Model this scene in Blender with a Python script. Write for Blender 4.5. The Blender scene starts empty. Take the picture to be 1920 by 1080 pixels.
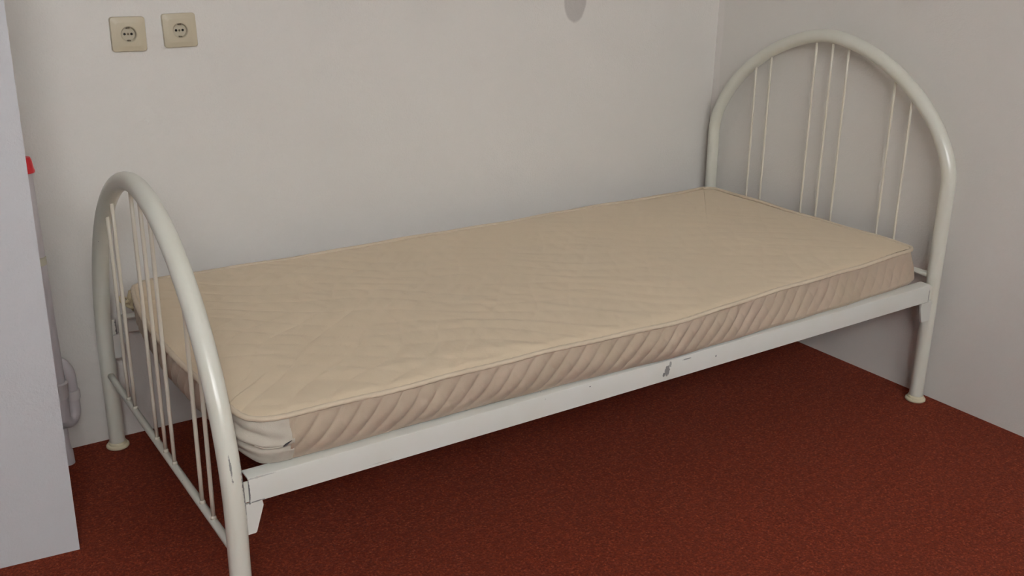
import bpy, bmesh, math, random
from mathutils import Vector, Matrix
random.seed(7)
C = bpy.context.scene.collection
PI = math.pi

# ------------------------------------------------------------------ camera
F_PX, PYC = 1855.68, 559.04
cam_d = bpy.data.cameras.new('camera'); cam = bpy.data.objects.new('camera', cam_d); C.objects.link(cam)
yaw, pitch, roll = math.radians(-33.4338), math.radians(-20.0649), math.radians(.7309)
fw = Vector((-math.sin(yaw)*math.cos(pitch), math.cos(yaw)*math.cos(pitch), math.sin(pitch)))
rt = Vector((math.cos(yaw), math.sin(yaw), 0)); up = rt.cross(fw)
rt2 = rt*math.cos(roll)+up*math.sin(roll); up2 = -rt*math.sin(roll)+up*math.cos(roll)
M = Matrix((rt2, up2, -fw)).transposed().to_4x4(); M.translation = Vector((-.4177, -1.5326, 1.2659))
cam.matrix_world = M
cam_d.sensor_width = 36; cam_d.lens = 36*F_PX/1920
cam_d.shift_y = (PYC-540)/1920
cam_d.clip_start = .02
bpy.context.scene.camera = cam

# ------------------------------------------------------------------ world, lights, exposure
vs = bpy.context.scene.view_settings
vs.view_transform = 'Standard'; vs.look = 'None'; vs.gamma = 1; vs.use_curve_mapping = False
vs.exposure = -.35
w = bpy.data.worlds.new('world'); bpy.context.scene.world = w; w.use_nodes = True
w.node_tree.nodes['Background'].inputs[0].default_value = (.80, .90, 1, 1)
w.node_tree.nodes['Background'].inputs[1].default_value = .9
WINX0, WINX1, WINZ0, WINZ1 = -1.4, 1.0, 1.45, 2.49      # window opening in the wall behind the camera
YF = -2.8
ld = bpy.data.lights.new('window_daylight', 'AREA'); ld.shape = 'RECTANGLE'; ld.size = 2.3; ld.size_y = 1.1
ld.energy = 176; ld.color = (1, 1, .985)
lo = bpy.data.objects.new('window_daylight', ld); C.objects.link(lo)
lo.location = ((WINX0+WINX1)/2, YF-.32, (WINZ0+WINZ1)/2+.28); lo.rotation_euler = (math.radians(70), 0, math.radians(-33))

# ------------------------------------------------------------------ helpers
def link(name, bm, mat, parent=None, smooth=True, loc=(0, 0, 0)):
    me = bpy.data.meshes.new(name)
    bmesh.ops.recalc_face_normals(bm, faces=bm.faces)
    bm.to_mesh(me); bm.free()
    if smooth:
        for p in me.polygons: p.use_smooth = True
    if mat: me.materials.append(mat)
    o = bpy.data.objects.new(name, me); C.objects.link(o)
    if parent: o.parent = parent
    o.location = loc
    return o

def sharp(o, ang=35):
    me = o.data; bm = bmesh.new(); bm.from_mesh(me); a = math.radians(ang)
    for e in bm.edges:
        if len(e.link_faces) == 2 and e.calc_face_angle(0) > a: e.smooth = False
    bm.to_mesh(me); bm.free(); return o

def tag(o, label=None, cat=None, group=None, kind=None):
    if label: o['label'] = label
    if cat: o['category'] = cat
    if group: o['group'] = group
    if kind: o['kind'] = kind
    return o

def empty(name, loc):
    o = bpy.data.objects.new(name, None); C.objects.link(o); o.location = loc; o.empty_display_size = .1
    return o

def tube(bm, pts, r, n=20, closed=False, caps=True, radii=None, squash=1.0):
    pts = [Vector(p) for p in pts]; N = len(pts); rings = []
    t0 = (pts[1]-pts[0]).normalized()
    nrm = t0.orthogonal().normalized() if abs(t0.z) > .9 else Vector((0, 0, 1)).cross(t0).normalized()
    prev = t0
    for i, p in enumerate(pts):
        if closed: t = (pts[(i+1) % N]-pts[i-1]).normalized()
        else: t = (pts[min(i+1, N-1)]-pts[max(i-1, 0)]).normalized()
        q = prev.rotation_difference(t); nrm = q @ nrm; nrm = (nrm-t*nrm.dot(t)).normalized(); prev = t
        b = t.cross(nrm); rr = radii[i] if radii else r
        rings.append([bm.verts.new(p+(nrm*math.cos(2*PI*k/n)*rr+b*math.sin(2*PI*k/n)*rr*squash)) for k in range(n)])
    for i in range(N if closed else N-1):
        a, c = rings[i], rings[(i+1) % N]
        for k in range(n): bm.faces.new((a[k], a[(k+1) % n], c[(k+1) % n], c[k]))
    if caps and not closed:
        bm.faces.new(rings[0]); bm.faces.new(rings[-1])
    return bm

def lathe(bm, prof, c=(0, 0, 0), n=40):
    rings = []
    for r, z in prof:
        if r < 1e-6: rings.append([bm.verts.new((c[0], c[1], c[2]+z))])
        else: rings.append([bm.verts.new((c[0]+r*math.cos(2*PI*k/n), c[1]+r*math.sin(2*PI*k/n), c[2]+z)) for k in range(n)])
    for a, b in zip(rings, rings[1:]):
        for k in range(n):
            k2 = (k+1) % n
            if len(a) == 1 and len(b) == 1: break
            if len(a) == 1: bm.faces.new((a[0], b[k], b[k2]))
            elif len(b) == 1: bm.faces.new((a[k], a[k2], b[0]))
            else: bm.faces.new((a[k], a[k2], b[k2], b[k]))
    return bm

def prism(bm, poly, axis, a, b):
    """poly of 2-D points extruded along axis from a to b"""
    def P(u, v, t): return {'y': (u, t, v), 'x': (t, u, v), 'z': (u, v, t)}[axis]
    A = [bm.verts.new(P(u, v, a)) for u, v in poly]; B = [bm.verts.new(P(u, v, b)) for u, v in poly]
    n = len(poly); bm.faces.new(A); bm.faces.new(B[::-1])
    for i in range(n): bm.faces.new((A[i], A[(i+1) % n], B[(i+1) % n], B[i]))
    return bm

def bevel(bm, w_, seg=2, ang=30):
    es = [e for e in bm.edges if len(e.link_faces) == 2 and e.calc_face_angle(0) > math.radians(ang)]
    bmesh.ops.bevel(bm, geom=es, offset=w_, segments=seg, profile=.5, affect='EDGES', clamp_overlap=True)
    return bm

def box(bm, x0, x1, y0, y1, z0, z1):
    return prism(bm, [(x0, y0), (x1, y0), (x1, y1), (x0, y1)], 'z', z0, z1)

# ------------------------------------------------------------------ materials
class NT:
    def __init__(s, name, rough=.6, spec=.5):
        s.m = bpy.data.materials.new(name); s.m.use_nodes = True; s.t = s.m.node_tree
        s.b = s.t.nodes['Principled BSDF']; s.b.inputs['Roughness'].default_value = rough
        s.b.inputs['Specular IOR Level'].default_value = spec
        s.tc = s.t.nodes.new('ShaderNodeTexCoord')
    def n(s, typ, **kw):
        nd = s.t.nodes.new(typ)
        for k, v in kw.items(): setattr(nd, k, v)
        return nd
    def l(s, a, b): s.t.links.new(a, b)
    def noise(s, scale, detail=4, rough=.6, vec=None):
        nd = s.n('ShaderNodeTexNoise'); nd.inputs['Scale'].default_value = scale
        nd.inputs['Detail'].default_value = detail; nd.inputs['Roughness'].default_value = rough
        s.l(vec or s.tc.outputs['Object'], nd.inputs['Vector']); return nd.outputs['Fac']
    def ramp(s, fac, stops):
        nd = s.n('ShaderNodeValToRGB'); e = nd.color_ramp.elements
        while len(e) < len(stops): e.new(.5)
        for el, (p, c) in zip(e, stops): el.position = p; el.color = (*c, 1)
        s.l(fac, nd.inputs['Fac']); return nd.outputs['Color']
    def mix(s, fac, a, b, mode='MIX'):
        nd = s.n('ShaderNodeMix', data_type='RGBA', blend_type=mode)
        for sock, v in ((nd.inputs[0], fac), (nd.inputs[6], a), (nd.inputs[7], b)):
            if isinstance(v, (int, float)): sock.default_value = v
            elif isinstance(v, tuple): sock.default_value = (*v, 1)
            else: s.l(v, sock)
        return nd.outputs[2]
    def math(s, op, a, b=None, clamp=False):
        nd = s.n('ShaderNodeMath', operation=op); nd.use_clamp = clamp
        for i, v in enumerate((a, b)):
            if v is None: continue
            if isinstance(v, (int, float)): nd.inputs[i].default_value = v
            else: s.l(v, nd.inputs[i])
        return nd.outputs[0]
    def bump(s, h, dist=.001, strength=1):
        nd = s.n('ShaderNodeBump'); nd.inputs['Strength'].default_value = strength; nd.inputs['Distance'].default_value = dist
        s.l(h, nd.inputs['Height']); s.l(nd.outputs[0], s.b.inputs['Normal'])
    def col(s, c):
        if isinstance(c, tuple): s.b.inputs['Base Color'].default_value = (*c, 1)
        else: s.l(c, s.b.inputs['Base Color'])
    def spot(s, centre, size, edge=.35, warp=.6, nscale=60):
        """mask 0..1 of an irregular ellipsoidal mark at centre (object space)"""
        sub = s.n('ShaderNodeVectorMath', operation='SUBTRACT'); s.l(s.tc.outputs['Object'], sub.inputs[0]); sub.inputs[1].default_value = centre
        dv = s.n('ShaderNodeVectorMath', operation='DIVIDE'); s.l(sub.outputs[0], dv.inputs[0]); dv.inputs[1].default_value = size
        ln = s.n('ShaderNodeVectorMath', operation='LENGTH'); s.l(dv.outputs[0], ln.inputs[0])
        nz = s.noise(nscale, 3); w_ = s.math('MULTIPLY', s.math('SUBTRACT', nz, .5), warp*2)
        dd = s.math('ADD', ln.outputs['Value'], w_)
        return s.math('DIVIDE', s.math('SUBTRACT', 1.0, dd), edge, clamp=True)

def wall_mat(name, base, extra=None):
    m = NT(name, .85, .25)
    c = m.mix(m.ramp(m.noise(1.3, 3), [(.35, (0, 0, 0)), (.65, (1, 1, 1))]), base, tuple(v*.965 for v in base))
    c = m.mix(m.math('MULTIPLY', m.noise(230, 2), .10), c, tuple(v*.7 for v in base))
    if extra: c = extra(m, c)
    m.col(c)
    h = m.math('ADD', m.noise(190, 5, .65), m.math('MULTIPLY', m.noise(38, 3), .9))
    m.bump(h, .0016, .65)
    return m.m

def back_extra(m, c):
    # grey oval patch at the top of the wall, partly cut by the frame
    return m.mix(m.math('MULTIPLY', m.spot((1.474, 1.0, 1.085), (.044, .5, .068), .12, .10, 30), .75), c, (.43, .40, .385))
def right_extra(m, c):
    # lighter, cut-in stripe of paint along the corner
    sx = m.n('ShaderNodeSeparateXYZ'); m.l(m.tc.outputs['Object'], sx.inputs[0])
    e = m.math('ADD', m.math('SUBTRACT', sx.outputs['Y'], .968), m.math('MULTIPLY', m.math('SUBTRACT', m.noise(9, 2), .5), .02))
    return m.mix(m.math('MULTIPLY', m.math('DIVIDE', e, .008, clamp=True), .6), c, (.80, .76, .74))

WALL = (.75, .725, .69)
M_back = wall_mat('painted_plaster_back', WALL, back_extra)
M_right = wall_mat('painted_plaster_right', WALL, right_extra)
M_wall = wall_mat('painted_plaster', WALL)
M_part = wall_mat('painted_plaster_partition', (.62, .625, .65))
M_ceil = wall_mat('ceiling_paint', (.84, .83, .81))

def carpet():
    m = NT('red_carpet', .98, .08)
    fine = m.noise(170, 4, .8); mid = m.noise(60, 3, .7); big = m.noise(3.0, 3, .5)
    c = m.ramp(fine, [(.34, (.030, .006, .003)), (.45, (.155, .018, .006)), (.57, (.28, .038, .013)), (.68, (.50, .13, .05))])
    c = m.mix(m.ramp(mid, [(.44, (0, 0, 0)), (.58, (.6, .6, .6))]), c, (.115, .011, .005))
    c = m.mix(m.math('MULTIPLY', big, .25), c, (.14, .017, .007))
    m.col(c)
    m.bump(m.math('ADD', fine, mid), .006, .8)
    m.b.inputs['Sheen Weight'].default_value = .15
    m.b.inputs['Sheen Tint'].default_value = (.9, .4, .3, 1)
    return m.m
M_carpet = carpet()

def paint(name, base, marks=(), rough=.28):
    m = NT(name, rough, .5)
    c = m.mix(m.ramp(m.noise(7, 4), [(.4, (0, 0, 0)), (.75, (.6, .6, .6))]), base, (base[0]*.93, base[1]*.91, base[2]*.84))
    # tiny random specks of dirt
    v = m.n('ShaderNodeTexVoronoi'); v.inputs['Scale'].default_value = 26; v.inputs['Randomness'].default_value = 1
    m.l(m.tc.outputs['Object'], v.inputs['Vector'])
    sp = m.math('LESS_THAN', v.outputs['Distance'], .035)
    gate = m.math('GREATER_THAN', m.noise(5.1, 1), .57)
    c = m.mix(m.math('MULTIPLY', m.math('MULTIPLY', sp, gate), .55), c, (.12, .11, .10))
    for (p, s_, k) in marks:
        c = m.mix(m.math('MULTIPLY', m.spot(p, s_, .25, .75, 170), k), c, (.07, .068, .08))
    m.col(c)
    m.b.inputs['Coat Weight'].default_value = .25; m.b.inputs['Coat Roughness'].default_value = .12
    m.bump(m.noise(45, 3), .0006, .5)
    return m.m
CREAM = (.70, .70, .63)
M_frame = paint('cream_enamel', CREAM, [
    ((.03, -.02, .345), (.004, .03, .07), .8), ((.0, -.018, .60), (.003, .02, .011), .7),
    ((.01, -.02, .395), (.0022, .03, .030), .75), ((.0, .02, .62), (.003, .02, .012), .7),
    ((.030, .940, .345), (.009, .014, .10), .85), ((.034, .945, .42), (.010, .014, .03), .6)])
M_rail = paint('cream_enamel_rail', (.67, .675, .64), [
    ((1.022, 0, .337), (.0085, .02, .015), .75), ((1.031, 0, .351), (.004, .02, .008), .6), ((1.013, 0, .329), (.004, .02, .006), .8),
    ((1.082, 0, .353), (.014, .01, .0018), .7), ((1.175, 0, .339), (.0022, .01, .0028), .8), ((.80, 0, .352), (.0025, .01, .0016), .8),
    ((.0395, 0, .332), (.0028, .02, .026), .9), ((.055, 0, .3115), (.014, .02, .0012), .8), ((.06, 0, .358), (.03, .004, .0015), .4),
    ((1.99, 0, .338), (.003, .02, .02), .5), ((.30, 0, .3165), (.03, .02, .0008), .25)], .4)
M_spindle = paint('cream_enamel_spindle', (.68, .64, .55))
M_cap = paint('yellowed_plastic_cap', (.62, .56, .40), (), .5)

def fabric(name, base, alt, quilt=0.0, weave=700):
    m = NT(name, .92, .15)
    c = m.mix(m.ramp(m.noise(5, 4), [(.35, (0, 0, 0)), (.7, (1, 1, 1))]), base, alt)
    c = m.mix(m.math('MULTIPLY', m.noise(weave, 2), .16), c, tuple(v*.55 for v in base))
    m.col(c)
    h = m.math('ADD', m.math('MULTIPLY', m.noise(weave, 2), .25), m.math('MULTIPLY', m.noise(30, 4), 1.0))
    m.bump(h, .0022, .55)
    m.b.inputs['Sheen Weight'].default_value = .1
    return m.m
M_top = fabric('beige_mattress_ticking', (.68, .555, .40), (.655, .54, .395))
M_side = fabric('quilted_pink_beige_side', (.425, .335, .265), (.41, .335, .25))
M_corner = fabric('pale_corner_cloth', (.48, .435, .37), (.45, .41, .345))
M_piping = fabric('cream_tape', (.60, .50, .38), (.57, .475, .36), weave=1400)
M_under = fabric('mattress_underside', (.45, .38, .30), (.42, .35, .28))
M_tie = fabric('yellowed_tie', (.52, .42, .22), (.62, .53, .36))

def plain(name, col, rough=.5, spec=.5, metal=0, nz=.06, scale=20):
    m = NT(name, rough, spec); m.b.inputs['Metallic'].default_value = metal
    m.col(m.mix(m.math('MULTIPLY', m.noise(scale, 3), nz*2), col, tuple(v*.6 for v in col)))
    return m.m
M_sock = plain('aged_beige_plastic', (.50, .44, .325), .38)
M_sockin = plain('aged_beige_plastic_insert', (.47, .42, .32), .42)
M_dark = plain('dark_hole', (.012, .011, .010), .9)
M_clip = plain('tarnished_brass', (.16, .13, .09), .4, metal=.8)
M_pvc = plain('white_pvc', (.60, .56, .575), .4)
M_pvc2 = plain('pale_pvc_fitting', (.64, .61, .61), .4)
M_sleeve = plain('yellowed_sleeve', (.62, .58, .46), .45)
M_red = plain('red_plastic', (.62, .012, .02), .35)
M_zip = plain('dark_zip_metal', (.05, .045, .05), .4, metal=.7)
M_wood = plain('plain_slat_wood', (.42, .30, .19), .7, scale=6)
M_wframe = plain('white_window_frame', (.75, .75, .74), .35)
mg = NT('window_glass', .02); g = mg.n('ShaderNodeBsdfTransparent'); mg.l(g.outputs[0], mg.t.nodes['Material Output'].inputs['Surface']); M_glass = mg.m
M_glass = bpy.data.materials.new('window_glass_clear'); M_glass.use_nodes = True
_b = M_glass.node_tree.nodes['Principled BSDF']; _b.inputs['Transmission Weight'].default_value = 1; _b.inputs['Roughness'].default_value = 0; _b.inputs['IOR'].default_value = 1.01

# ------------------------------------------------------------------ the room
XR, YB, XL, ZC = 2.0806, 1.0017, -2.8, 2.55
def struct(name, bm, mat, smooth=False):
    return tag(link(name, bm, mat, smooth=smooth), kind='structure')
bm = bmesh.new(); box(bm, XL, XR, YF, YB, -.05, 0); struct('floor', bm, M_carpet)
bm = bmesh.new(); box(bm, XL, XR, YF, YB, ZC, ZC+.1); struct('ceiling', bm, M_ceil)
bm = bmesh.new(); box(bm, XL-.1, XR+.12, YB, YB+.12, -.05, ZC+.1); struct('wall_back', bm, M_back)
bm = bmesh.new(); box(bm, XR, XR+.12, YF-.12, YB, -.05, ZC+.1); struct('wall_right', bm, M_right)
bm = bmesh.new(); box(bm, XL-.1, XL, YF-.12, YB, -.05, ZC+.1); struct('wall_left', bm, M_wall)
bm = bmesh.new()
box(bm, XL, WINX0, YF-.12, YF, -.05, ZC+.1); box(bm, WINX1, XR, YF-.12, YF, -.05, ZC+.1)
box(bm, WINX0, WINX1, YF-.12, YF, -.05, WINZ0); box(bm, WINX0, WINX1, YF-.12, YF, WINZ1, ZC+.1)
struct('wall_front', bm, M_wall)
# the short wall that closes the view on the left
bm = bmesh.new(); pr_ = prism(bm, [(-.187, .514), (-.187, YB), (XL, YB), (XL, .765)], 'z', 0, ZC)
for v_ in bm.verts:                                    # edge leaned a little to follow the lens bend
    if v_.co.z > 1 and v_.co.x > -1: v_.co.x += .045
bevel(bm, .003, 2); struct('wall_partition', bm, M_part)
# window behind the viewer
bm = bmesh.new()
for (a, b, c_, d_) in ((WINX0, WINX0+.06, WINZ0, WINZ1), (WINX1-.06, WINX1, WINZ0, WINZ1), (WINX0+.06, WINX1-.06, WINZ0, WINZ0+.06),
                       (WINX0+.06, WINX1-.06, WINZ1-.06, WINZ1), (-.23, -.17, WINZ0+.06, WINZ1-.06)):
    box(bm, a, b, YF-.09, YF-.03, c_, d_)
win = struct('window_1', bm, M_wframe)
for (a, b) in ((WINX0+.06, -.23), (-.17, WINX1-.06)):
    bm = bmesh.new(); box(bm, a, b, YF-.062, YF-.058, WINZ0+.06, WINZ1-.06); link('pane', bm, M_glass, win, smooth=False)

# ------------------------------------------------------------------ the bed
BW = .95; L = 2.0431; RT = .0195
Z0F, HF, EF, LEANF, TWF = .2734, .7968, 1.9248, .0125, -.0178
Z0H, HH, EH, LEANH, TWH, WH, DYH = .6486, 1.0014, 1.7112, -.0189, .0284, .9253, .0022
def FP(y, z): return Vector((LEANF*z+TWF*(y-BW/2), y, z))
def HP(y, z): return Vector((L+LEANH*z+TWH*(y-BW/2), BW/2+(y-BW/2)*WH/BW+DYH, z))
def arch_z(y, z0, H, e):
    t = abs((y-BW/2)/(BW/2)); return z0+(H-z0)*max(0, 1-t**e)**(1/e)
def arch_pts(fn, z0, H, e):
    # superellipse sampled by angle, with straight legs
    P = [fn(0, z0*k/8) for k in range(8)]
    n = 72
    for i in range(n+1):
        a = PI*i/n; ca, sa = math.cos(a), math.sin(a)
        u = math.copysign(abs(ca)**(2/e), ca); v = abs(sa)**(2/e)
        P.append(fn(BW/2-BW/2*u, z0+(H-z0)*v))
    P += [fn(BW, z0*k/8) for k in range(7, -1, -1)]
    Q = [P[0]]
    for p in P[1:]:
        if (p-Q[-1]).length > .004: Q.append(p)
    return Q
BO = Vector((1.0, .475, 0))
bed = tag(empty('single_bed', BO), 'cream enamelled metal single bed frame with arched ends standing on red carpet', 'bed')

def panel(name, fn, z0, H, e, zc, rc, bars, rb, label):
    bm = bmesh.new(); tube(bm, arch_pts(fn, z0, H, e), RT, 32)
    p = sharp(link(name, bm, M_frame, bed, loc=-BO), 50); p['label'] = label
    bm = bmesh.new()
    tube(bm, [fn(.012+(BW-.024)*k/20, zc) for k in range(21)], rc, 18); link('crossbar', bm, M_frame, p)
    for y in bars:
        bm = bmesh.new(); zt = arch_z(y, z0, H, e)-RT*.55
        tube(bm, [fn(y, zc+rc*.6+(zt-zc-rc*.6)*k/6) for k in range(7)], rb, 14)
        # small weld collars where the rod meets the tubes
        for z, s_ in ((zc+rc*.85, 1), ):
            tube(bm, [fn(y, z), fn(y, z+.004), fn(y, z+.007)], rb, 14, radii=[rb*1.5, rb*1.35, rb*1.02])
        link('spindle', bm, M_spindle, p)
    for y in (0, BW):
        q = fn(y, 0); bm = bmesh.new()
        lathe(bm, [(0, .0), (.0265, .0), (.0285, .002), (.0285, .006), (.0262, .009), (.0225, .010), (.0218, .016), (.0200, .017), (.0193, .0165)], (q.x, q.y, 0.0005), 40)
        sharp(link('foot_cap', bm, M_cap, p), 60)
    return p
foot = panel('footboard', FP, Z0F, HF, EF, .2078, .0082, [.7542, .6958, .5155, .4503, .3865, .2045, .1381], .0042,
             'lower arched tube end of the bed, nearest the viewer')
head = panel('headboard', HP, Z0H, HH, EH, .385, .0082, [.7692, .7046, .5211, .4566, .3952, .2168, .1531], .0037,
             'taller arched tube end of the bed against the corner')

def rail(y, sgn):
    # folded steel angle: upright face outside, flange carrying the mattress inside
    yo = y; poly = []
    zt, zb, th = .3605, .3105, .003
    pr = [(0, zb), (0, zt-.004), (.0012, zt-.0012), (.004, zt), (.034, zt), (.034, zt-th), (.0045, zt-th), (th, zt-th-.002), (th, zb)]
    poly = [(yo+sgn*a, b) for a, b in pr]
    bm = bmesh.new()
    N = 40; x0, x1 = .040, 1.9925; rings = []
    for i in range(N+1):
        t = i/N; x = x0+(x1-x0)*t; dz = .0085*t-.0022*math.sin(PI*t)
        rings.append([bm.verts.new((x, a, b+dz)) for a, b in poly])
    n = len(poly)
    for A, B in zip(rings, rings[1:]):
        for k in range(n): bm.faces.new((A[k], A[(k+1) % n], B[(k+1) % n], B[k]))
    bm.faces.new(rings[0]); bm.faces.new(rings[-1])
    o = sharp(link('side_rail', bm, M_rail, bed, smooth=True, loc=-BO), 40)
    return o
for y, sgn in ((0.0, 1), (BW, -1)):
    r_ = rail(y, sgn)
    yy = y+sgn*.0005
    # hook brackets below the rail ends, welded to the posts
    fx, hx = FP(y, .3).x, HP(y, .3).x
    for poly in ([(fx+.012, .3095), (fx+.0505, .3095), (fx+.052, .300), (fx+.036, .249), (fx+.034, .247), (fx+.012, .247)],
                 [(hx-.012, .3175), (hx-.0605, .3175), (hx-.0605, .300), (hx-.049, .262), (hx-.046, .2585), (hx-.012, .2585)]):
        bm = bmesh.new(); prism(bm, poly, 'y', yy, yy+sgn*.005); bevel(bm, .0012, 2)
        sharp(link('bracket', bm, M_rail, bed, loc=-BO), 40)
    # flat end plates between rail and post
    for x0_, x1_, za, zb_ in ((fx+.012, fx+.030, .312, .352), (hx-.034, hx-.012, .322, .360)):
        bm = bmesh.new(); box(bm, x0_, x1_, min(yy, yy+sgn*.004)+sgn*.003, max(yy, yy+sgn*.004)+sgn*.003, za, zb_); bevel(bm, .001, 1)
        link('hook_plate', bm, M_frame, bed, smooth=False, loc=-BO)
for k in range(12):
    x = .13+k*.155; bm = bmesh.new(); box(bm, x-.03, x+.03, .006, BW-.006, .3445, .3573); bevel(bm, .002, 1)
    link('slat', bm, M_wood, bed, smooth=False, loc=-BO)

# ------------------------------------------------------------------ the mattress
ZB, ZT = .3625, .4625
def zb(x): return ZB+.0065*x/2
def catmull(ctrl, step):
    out = []; n = len(ctrl)
    for i in range(n):
        p0, p1, p2, p3 = (Vector((*ctrl[(i+j-1) % n], 0)) for j in range(4))
        m = max(2, int((p2-p1).length/.002))
        for k in range(m):
            t = k/m
            out.append(.5*((2*p1)+(p2-p0)*t+(2*p0-5*p1+4*p2-p3)*t*t+(3*p1-p0-3*p2+p3)*t**3))
    # resample evenly
    acc = [0.0]
    for a, b in zip(out, out[1:]+out[:1]): acc.append(acc[-1]+(b-a).length)
    tot = acc[-1]; N = int(tot/step); res = []; j = 0
    out.append(out[0])
    for k in range(N):
        s_ = tot*k/N
        while acc[j+1] < s_: j += 1
        f = (s_-acc[j])/max(1e-9, acc[j+1]-acc[j]); res.append(out[j].lerp(out[j+1], f))
    return res, tot
ctrl = [(.046, .10), (.050, .062), (.062, .030), (.088, .012), (.13, .006), (.25, .004), (.5, .005), (.8, -.004), (1.02, -.010), (1.2, .002),
        (1.37, .016), (1.65, .034), (1.90, .052), (1.945, .056), (1.968, .068), (1.976, .10), (1.984, .3), (1.986, .6), (1.985, .82), (1.978, .858), (1.955, .874),
        (1.90, .880), (1.43, .872), (1.04, .868), (.69, .864), (.25, .864), (.10, .862), (.076, .849), (.055, .82), (.032, .65), (.026, .45), (.030, .32), (.040, .18)]
OUT, TOT = catmull(ctrl, .0032)
NO = len(OUT); STEP = TOT/NO
NRM = []
for i in range(NO):
    t = OUT[(i+2) % NO]-OUT[i-2]; NRM.append(Vector((t.y, -t.x, 0)).normalized())
def is_corner(i):
    p = OUT[i]; return p.x < .128 and p.y < .13
def sstep(a, b, x):
    t = min(1, max(0, (x-a)/(b-a))); return t*t*(3-2*t)
def top_h(x, y):
    # distance to the border decides the crown; the stitched pattern sits on top
    dx = min(x-.03, 1.985-x); dy = min(y-0.0, .87-y); d = max(0, min(dx, dy))
    crown = .004*(1-math.exp(-d/.035))-.0022*math.sin(x*5.1+1)*math.sin(y*6+.4)
    xx = x+.022*math.sin(y*19+2*math.sin(x*3)); yy = y+.018*math.sin(x*17+y*5)
    u = (xx*.72+yy*1.18)/.088; v = (xx*.95-yy*.98)/.105
    q = (abs(math.sin(PI*u))*abs(math.sin(PI*v)))**.38
    fade = sstep(.0, .03, d)
    lump = math.sin(x*61+4*math.sin(y*23))*math.sin(y*53+3*math.sin(x*31))
    wr = .0013*max(0, math.sin(x*24+y*41+3*math.sin(x*7)))**3*(.5+.5*math.sin(x*3-y*6))
    return crown+fade*(1-.6*sstep(.55, 1.4, x))*(.0027*q+.0007*lump+wr*1.5)
def edge_wave(i):
    s_ = i*STEP
    return .0016*math.sin(s_*9.7+.6)+.0009*math.sin(s_*27+1.3)
def in_off(i): return 0.0
MO = Vector((1.0, .44, .3605))
mat_root = tag(empty('mattress', MO), 'thin beige quilted mattress with piped edges lying on the cream metal bed frame', 'mattress')

# top panel
bm = bmesh.new(); rings = []; NR = 84
for r_i in range(NR+1):
    k = r_i/NR; ring = []
    for i, p in enumerate(OUT):
        sp_ = Vector((min(1.56, max(.45, p.x)), .44, 0)); q = p-NRM[i]*.0015
        q = q.lerp(sp_, k**1.0)
        z = ZT+edge_wave(i)*(1-k)**6
        z += top_h(q.x, q.y)
        # rolled shoulder at the rim
        z -= .0024*(1-sstep(0, .045, k))
        ring.append(bm.verts.new((q.x, q.y, z)))
    rings.append(ring)
for A, B in zip(rings, rings[1:]):
    for i in range(NO): bm.faces.new((A[i], A[(i+1) % NO], B[(i+1) % NO], B[i]))
bmesh.ops.remove_doubles(bm, verts=rings[-1], dist=.0005)
link('top_panel', bm, M_top, mat_root, loc=-MO)

# sides
def side_xy(i, t, kind):
    """outward offset and height for row t (0 bottom, 1 top)"""
    s_ = i*STEP; b0 = zb(OUT[i].x); z = b0+(ZT-.004+edge_wave(i)-b0)*t
    bulge = .0065*math.sin(PI*t)**.8
    p_ = OUT[i]; wy = sstep(.7, 1.85, p_.x)*(1-sstep(.10, .24, p_.y))
    tuck = (-.018+.044*wy)*(1-t)**(3-1.2*wy)-.007*wy*(1-sstep(0, .12, t))
    if kind == 'quilt':
        h = (z-b0)
        ss = s_+.0015*math.sin(h*60+s_*5)
        a = (ss-.80*h)/.043; b = (ss+.80*h)/.043+.3
        qa = abs(math.sin(PI*a)); qb = abs(math.sin(PI*b))
        q = (qa**.55)*(.62+.38*qb**.5)
        off = .0078*(1-.5*sstep(1.25, 1.8, OUT[i].x))*(q-.6)*(math.sin(PI*min(1, t*1.0))**.3 if 0 < t < 1 else 0)+.0012*math.sin(s_*31+t*4)
    else:
        p = OUT[i]; u = (p.x-.04)/.09; v = t
        l1 = v-(.62-.36*u**.5+.12*u*u) if u > 0 else v-.62      # draped fold lines sweeping down from the corner
        l2 = v-(.30-.22*max(0, u)); l3 = v-(.82-.30*max(0, u))
        off = .003-.0080*math.exp(-(l1/.045)**2)+.0045*math.exp(-((l1-.12)/.08)**2)-.0022*math.exp(-(l2/.07)**2)*(1-sstep(.2, .8, u))+.0018*math.exp(-((l2+.1)/.06)**2)
        off += -.0030*math.exp(-(l3/.05)**2)*(1-sstep(.3, .7, u))+.0018*math.sin(u*14+v*9)*math.sin(v*13-u*5)
        off *= math.sin(PI*min(.98, max(.02, t)))**.35
    return off+bulge+tuck, z
def side(kind, name, mat, sel, rows=40):
    bm = bmesh.new(); vs_ = {}
    for i in range(NO):
        if not (sel(i) or sel((i-1) % NO)): continue
        for r_i in range(rows+1):
            off, z = side_xy(i, r_i/rows, kind); p = OUT[i]+NRM[i]*off
            vs_[i, r_i] = bm.verts.new((p.x, p.y, z))
    for i in range(NO):
        if not sel(i): continue
        j = (i+1) % NO
        for r_i in range(rows): bm.faces.new((vs_[i, r_i], vs_[j, r_i], vs_[j, r_i+1], vs_[i, r_i+1]))
    return link(name, bm, mat, mat_root, loc=-MO)
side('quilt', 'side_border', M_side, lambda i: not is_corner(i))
cp = side('corner', 'corner_cover', M_corner, is_corner); cp['label'] = 'paler rumpled cloth around the front corner'
# bottom
bm = bmesh.new(); vs_ = [bm.verts.new((*(OUT[i]-NRM[i]*.018).xy, zb(OUT[i].x))) for i in range(NO)]; bm.faces.new(vs_)
link('underside', bm, M_under, mat_root, smooth=False, loc=-MO)
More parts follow.
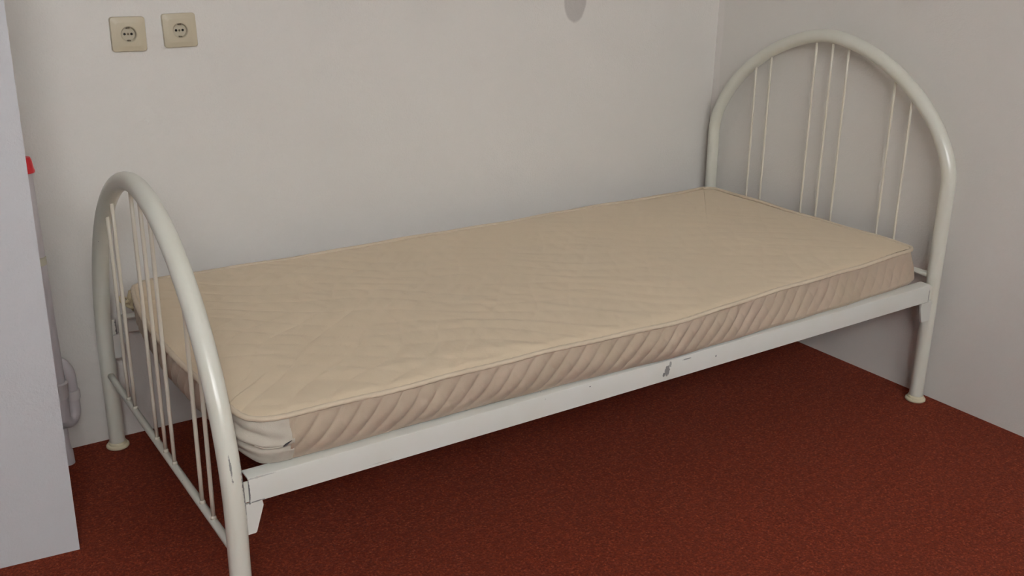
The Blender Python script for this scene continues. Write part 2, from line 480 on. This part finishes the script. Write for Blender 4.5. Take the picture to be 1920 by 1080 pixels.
# piping round both rims
def piping(z0, off, r, sq, name):
    bm = bmesh.new()
    P = [Vector((*(OUT[i]+NRM[i]*(off+.0006*math.sin(i*.9))).xy, z0+(edge_wave(i) if z0 > .42 else zb(OUT[i].x)-ZB))) for i in range(NO)]
    tube(bm, P, r, 10, closed=True, squash=sq); return link(name, bm, M_piping if z0 > .42 else M_side, mat_root, loc=-MO)
piping(ZT-.0012, .0034, .0060, .85, 'piping')
piping(ZB+.0018, -.0205, .0030, .9, 'piping')
# stitched strip where the border starts, zip and its pull
ic = min((i for i in range(NO) if OUT[i].y < .03), key=lambda i: abs(OUT[i].x-.128))
bm = bmesh.new(); prev = None
for k in range(25):
    t = .02+.96*k/24; row = []
    for dj in (-1, 0, 1, 2):
        i = ic+dj; off, z = side_xy(i, t, 'quilt'); p = OUT[i]+NRM[i]*(max(off, .0065*math.sin(PI*t)+.0-.018*(1-t)**3)+.0022-.0012*(dj in (-1, 2)))
        row.append(bm.verts.new((p.x, p.y, z)))
    if prev:
        for a in range(3): bm.faces.new((prev[a], prev[a+1], row[a+1], row[a]))
    prev = row
link('seam_strip', bm, M_side, mat_root, loc=-MO)
def on_side(x, z, extra):
    i = min((i for i in range(NO) if OUT[i].y < .06), key=lambda i: abs(OUT[i].x-x)); t = (z-ZB)/(ZT-.004-ZB)
    off, z2 = side_xy(i, t, 'corner' if is_corner(i) else 'quilt'); p = OUT[i]+NRM[i]*(off+extra); return Vector((p.x, p.y, z2))
bm = bmesh.new()
tube(bm, [on_side(x, z, .0012) for x, z in ((.070, .414), (.078, .409), (.086, .406), (.095, .405), (.104, .407), (.112, .410), (.118, .4125))], .0012, 8)
link('zip', bm, M_corner, mat_root, loc=-MO)
a, b = on_side(.106, .4085, .003), on_side(.124, .4155, .003)
bm = bmesh.new(); tube(bm, [a, a.lerp(b, .25), a.lerp(b, .5), a.lerp(b, .8), b], .002, 10, radii=[.0012, .0026, .0024, .0013, .0008], squash=.6)
z_ = link('zip_pull', bm, M_zip, mat_root, loc=-MO); z_['label'] = 'small dark metal zip pull'
# yellowed tie bunched at the far foot corner
bm = bmesh.new()
c0 = Vector((.058, .854, .428))
def loop(c, a, b, tilt, yaw_, r, sq=.35, wob=.15, ph=0):
    R_ = Matrix.Rotation(yaw_, 3, 'Z') @ Matrix.Rotation(tilt, 3, 'Y')
    P = []
    for k in range(28):
        t = 2*PI*k/28; P.append(c+R_ @ Vector((a*math.cos(t)+a, b*math.sin(t)*(1+wob*math.sin(3*t+ph)), .004*math.sin(2*t+ph))))
    tube(bm, P, r, 10, closed=True, squash=sq)
loop(c0+Vector((0, 0, .006)), -.013, .015, -1.1, .3, .0062, .6)
loop(c0+Vector((-.004, .004, -.004)), -.014, .011, .15, -.6, .0055, .5, ph=1)
loop(c0+Vector((.0, -.006, -.010)), -.008, .009, 1.0, .7, .0042, .6, ph=2)
tube(bm, [c0+Vector(v) for v in ((.006, 0, .024), (-.004, .003, .018), (-.008, 0, .006), (-.003, -.004, -.006), (-.008, -.001, -.018), (-.004, .004, -.030))],
     .006, 12, radii=[.004, .0075, .0085, .0075, .0055, .003])
t_ = link('cloth_tie', bm, M_tie, mat_root, loc=-MO); t_['label'] = 'yellowed cloth tie bunched at the corner by the wall'

# ------------------------------------------------------------------ wall sockets
def rrect(w_, h_, r, n=8):
    P = []
    for cx, cz, a0 in ((w_/2-r, h_/2-r, 0), (-w_/2+r, h_/2-r, PI/2), (-w_/2+r, -h_/2+r, PI), (w_/2-r, -h_/2+r, 1.5*PI)):
        for k in range(n+1):
            a = a0+PI/2*k/n; P.append((cx+r*math.cos(a), cz+r*math.sin(a)))
    return P
def circ(r, n): return [(r*math.cos(2*PI*k/n), r*math.sin(2*PI*k/n)) for k in range(n)]
def loft(bm, loops, cap_last=False, cap_first=False):
    R_ = [[bm.verts.new((u, y, v)) for u, v in lp] for lp, y in loops]
    for A, B in zip(R_, R_[1:]):
        n = len(A)
        for k in range(n): bm.faces.new((A[k], A[(k+1) % n], B[(k+1) % n], B[k]))
    if cap_last: bm.faces.new(R_[-1])
    if cap_first: bm.faces.new(R_[0])
def socket():
    root = tag(empty('wall_socket', (0, 0, 0)), None, 'socket', 'beige wall sockets on the back wall')
    N = 36
    def ring_rr(w_, h_, r): return rrect(w_, h_, r, 8)          # 36 points
    def ring_c(r):
        P = []
        for k0 in range(4):
            for k in range(9):
                a = k0*PI/2+PI/2*(k/8)*.999; P.append((r*math.cos(a), r*math.sin(a)))
        return P
    bm = bmesh.new()
    loft(bm, [(ring_rr(.0805, .0805, .007), 0), (ring_rr(.0805, .0805, .007), -.0065), (ring_rr(.0780, .0780, .0075), -.0085), (ring_rr(.0560, .0560, .007), -.0122), (ring_rr(.0540, .0540, .007), -.0124),
              (ring_c(.0188), -.0124), (ring_c(.0178), -.0116)], cap_first=True)
    sharp(link('cover_plate', bm, M_sock, root), 28)
    bm = bmesh.new()
    loft(bm, [(ring_c(.0180), -.0120), (ring_c(.0176), -.0122), (ring_c(.0168), -.0114), (ring_c(.0162), -.0020), (ring_c(.0158), -.0012)], cap_last=True)
    ins = sharp(link('socket_well', bm, M_sockin, root), 40)
    for s in (-1, 1):
        bm = bmesh.new(); P = circ(.0030, 16)
        loft(bm, [([(u+s*.0080, v) for u, v in P], -.0012), ([(u+s*.0080, v) for u, v in P], -.0018), ([(u*.8+s*.0080, v*.8) for u, v in P], -.0019)], cap_last=True)
        link('pin_hole', bm, M_dark, ins)
        bm = bmesh.new(); box(bm, -.0034, .0034, -.0095, -.0015, -.0016, .0016); bevel(bm, .0006, 1)
        link('earth_clip', bm, M_clip, ins, smooth=False).location = (0, 0, s*.0148)
    bm = bmesh.new(); P = circ(.0026, 16); loft(bm, [(P, -.0012), (P, -.0022), ([(u*.7, v*.7) for u, v in P], -.0026)], cap_last=True)
    link('screw', bm, M_clip, ins)
    return root
def dup(o, parent=None):
    c = o.copy(); C.objects.link(c); c.parent = parent
    for ch in list(o.children): dup(ch, c)
    return c
s1 = socket(); s2 = dup(s1)
s1.location = (.1490, YB, 1.0370); s1.rotation_euler = (0, math.radians(.6), 0)
s2.location = (.2705, YB, 1.0415); s2.rotation_euler = (0, math.radians(-.8), 0)
s1['label'] = 'left of two square beige wall sockets, farther from the corner'
s2['label'] = 'right of two square beige wall sockets, set slightly higher'

# ------------------------------------------------------------------ drain pipe in the nook
PX, PY = -.130, .925
PO = Vector((PX, PY, 0))
pipe = tag(empty('drain_pipe', PO), 'upright white plastic drain pipe with red cap and looped trap beside the partition', 'pipe')
def pl(name, mat, fn, parent=pipe, **k):
    bm = bmesh.new(); fn(bm); return sharp(link(name, bm, mat, parent, loc=(-PO if parent is pipe else (0, 0, 0)), **k), 50)
R1 = .0165
pl('standpipe', M_pvc, lambda bm: lathe(bm, [(R1*.8, .12), (R1, .12), (R1, .752), (R1*.8, .752)], (PX, PY, 0)))
cap = pl('red_cap', M_red, lambda bm: lathe(bm, [(R1*.85, .748), (.0225, .748), (.0232, .752), (.0215, .757), (.0190, .777), (.0165, .783), (0, .784)], (PX, PY, 0)))
cap['label'] = 'bright red plastic cap'
pl('sleeve', M_sleeve, lambda bm: lathe(bm, [(R1, .527), (R1+.0014, .528), (R1+.0014, .546), (R1, .547)], (PX, PY, 0)))
pl('joint_collar', M_pvc2, lambda bm: lathe(bm, [(R1, .180), (R1+.0035, .181), (R1+.0045, .188), (R1+.0045, .210), (R1+.006, .212), (R1+.006, .221), (R1+.003, .223), (R1, .224)], (PX, PY, 0)))
# trap: down, round the bottom, up the riser, over the top and back behind into the floor pipe
RX, RY = -.0985, .951
def trap_path():
    a, b = Vector((PX, PY, 0)), Vector((RX, RY, 0)); P = [a+Vector((0, 0, .175)), a+Vector((0, 0, .15))]
    h = (b-a)/2; c = (a+b)/2
    for k in range(0, 17):
        t = PI*k/16; P.append(c-h*math.cos(t)+Vector((0, 0, .135-.028*math.sin(t))))
    P += [b+Vector((0, 0, .15)), b+Vector((0, 0, .18)), b+Vector((0, 0, .205))]
    e = Vector((-.145, .972, 0)); h2 = (e-b)/2; c2 = (e+b)/2
    for k in range(0, 17):
        t = PI*k/16; P.append(c2-h2*math.cos(t)+Vector((0, 0, .215+.045*math.sin(t))))
    P += [e+Vector((0, 0, z)) for z in (.19, .15, .10, .06, .03)]
    return P
pl('trap', M_pvc, lambda bm: tube(bm, trap_path(), .0150, 20))
pl('joint_collar', M_pvc2, lambda bm: lathe(bm, [(.015, .160), (.0178, .161), (.0188, .165), (.0188, .182), (.0178, .185), (.015, .186)], (RX, RY, 0)))
pl('floor_pipe', M_pvc, lambda bm: lathe(bm, [(0, .10), (.0105, .10), (.0108, .055), (.0125, .040), (.0150, .035), (.0158, .0), (0, 0)], (-.1345, .925, .0)))
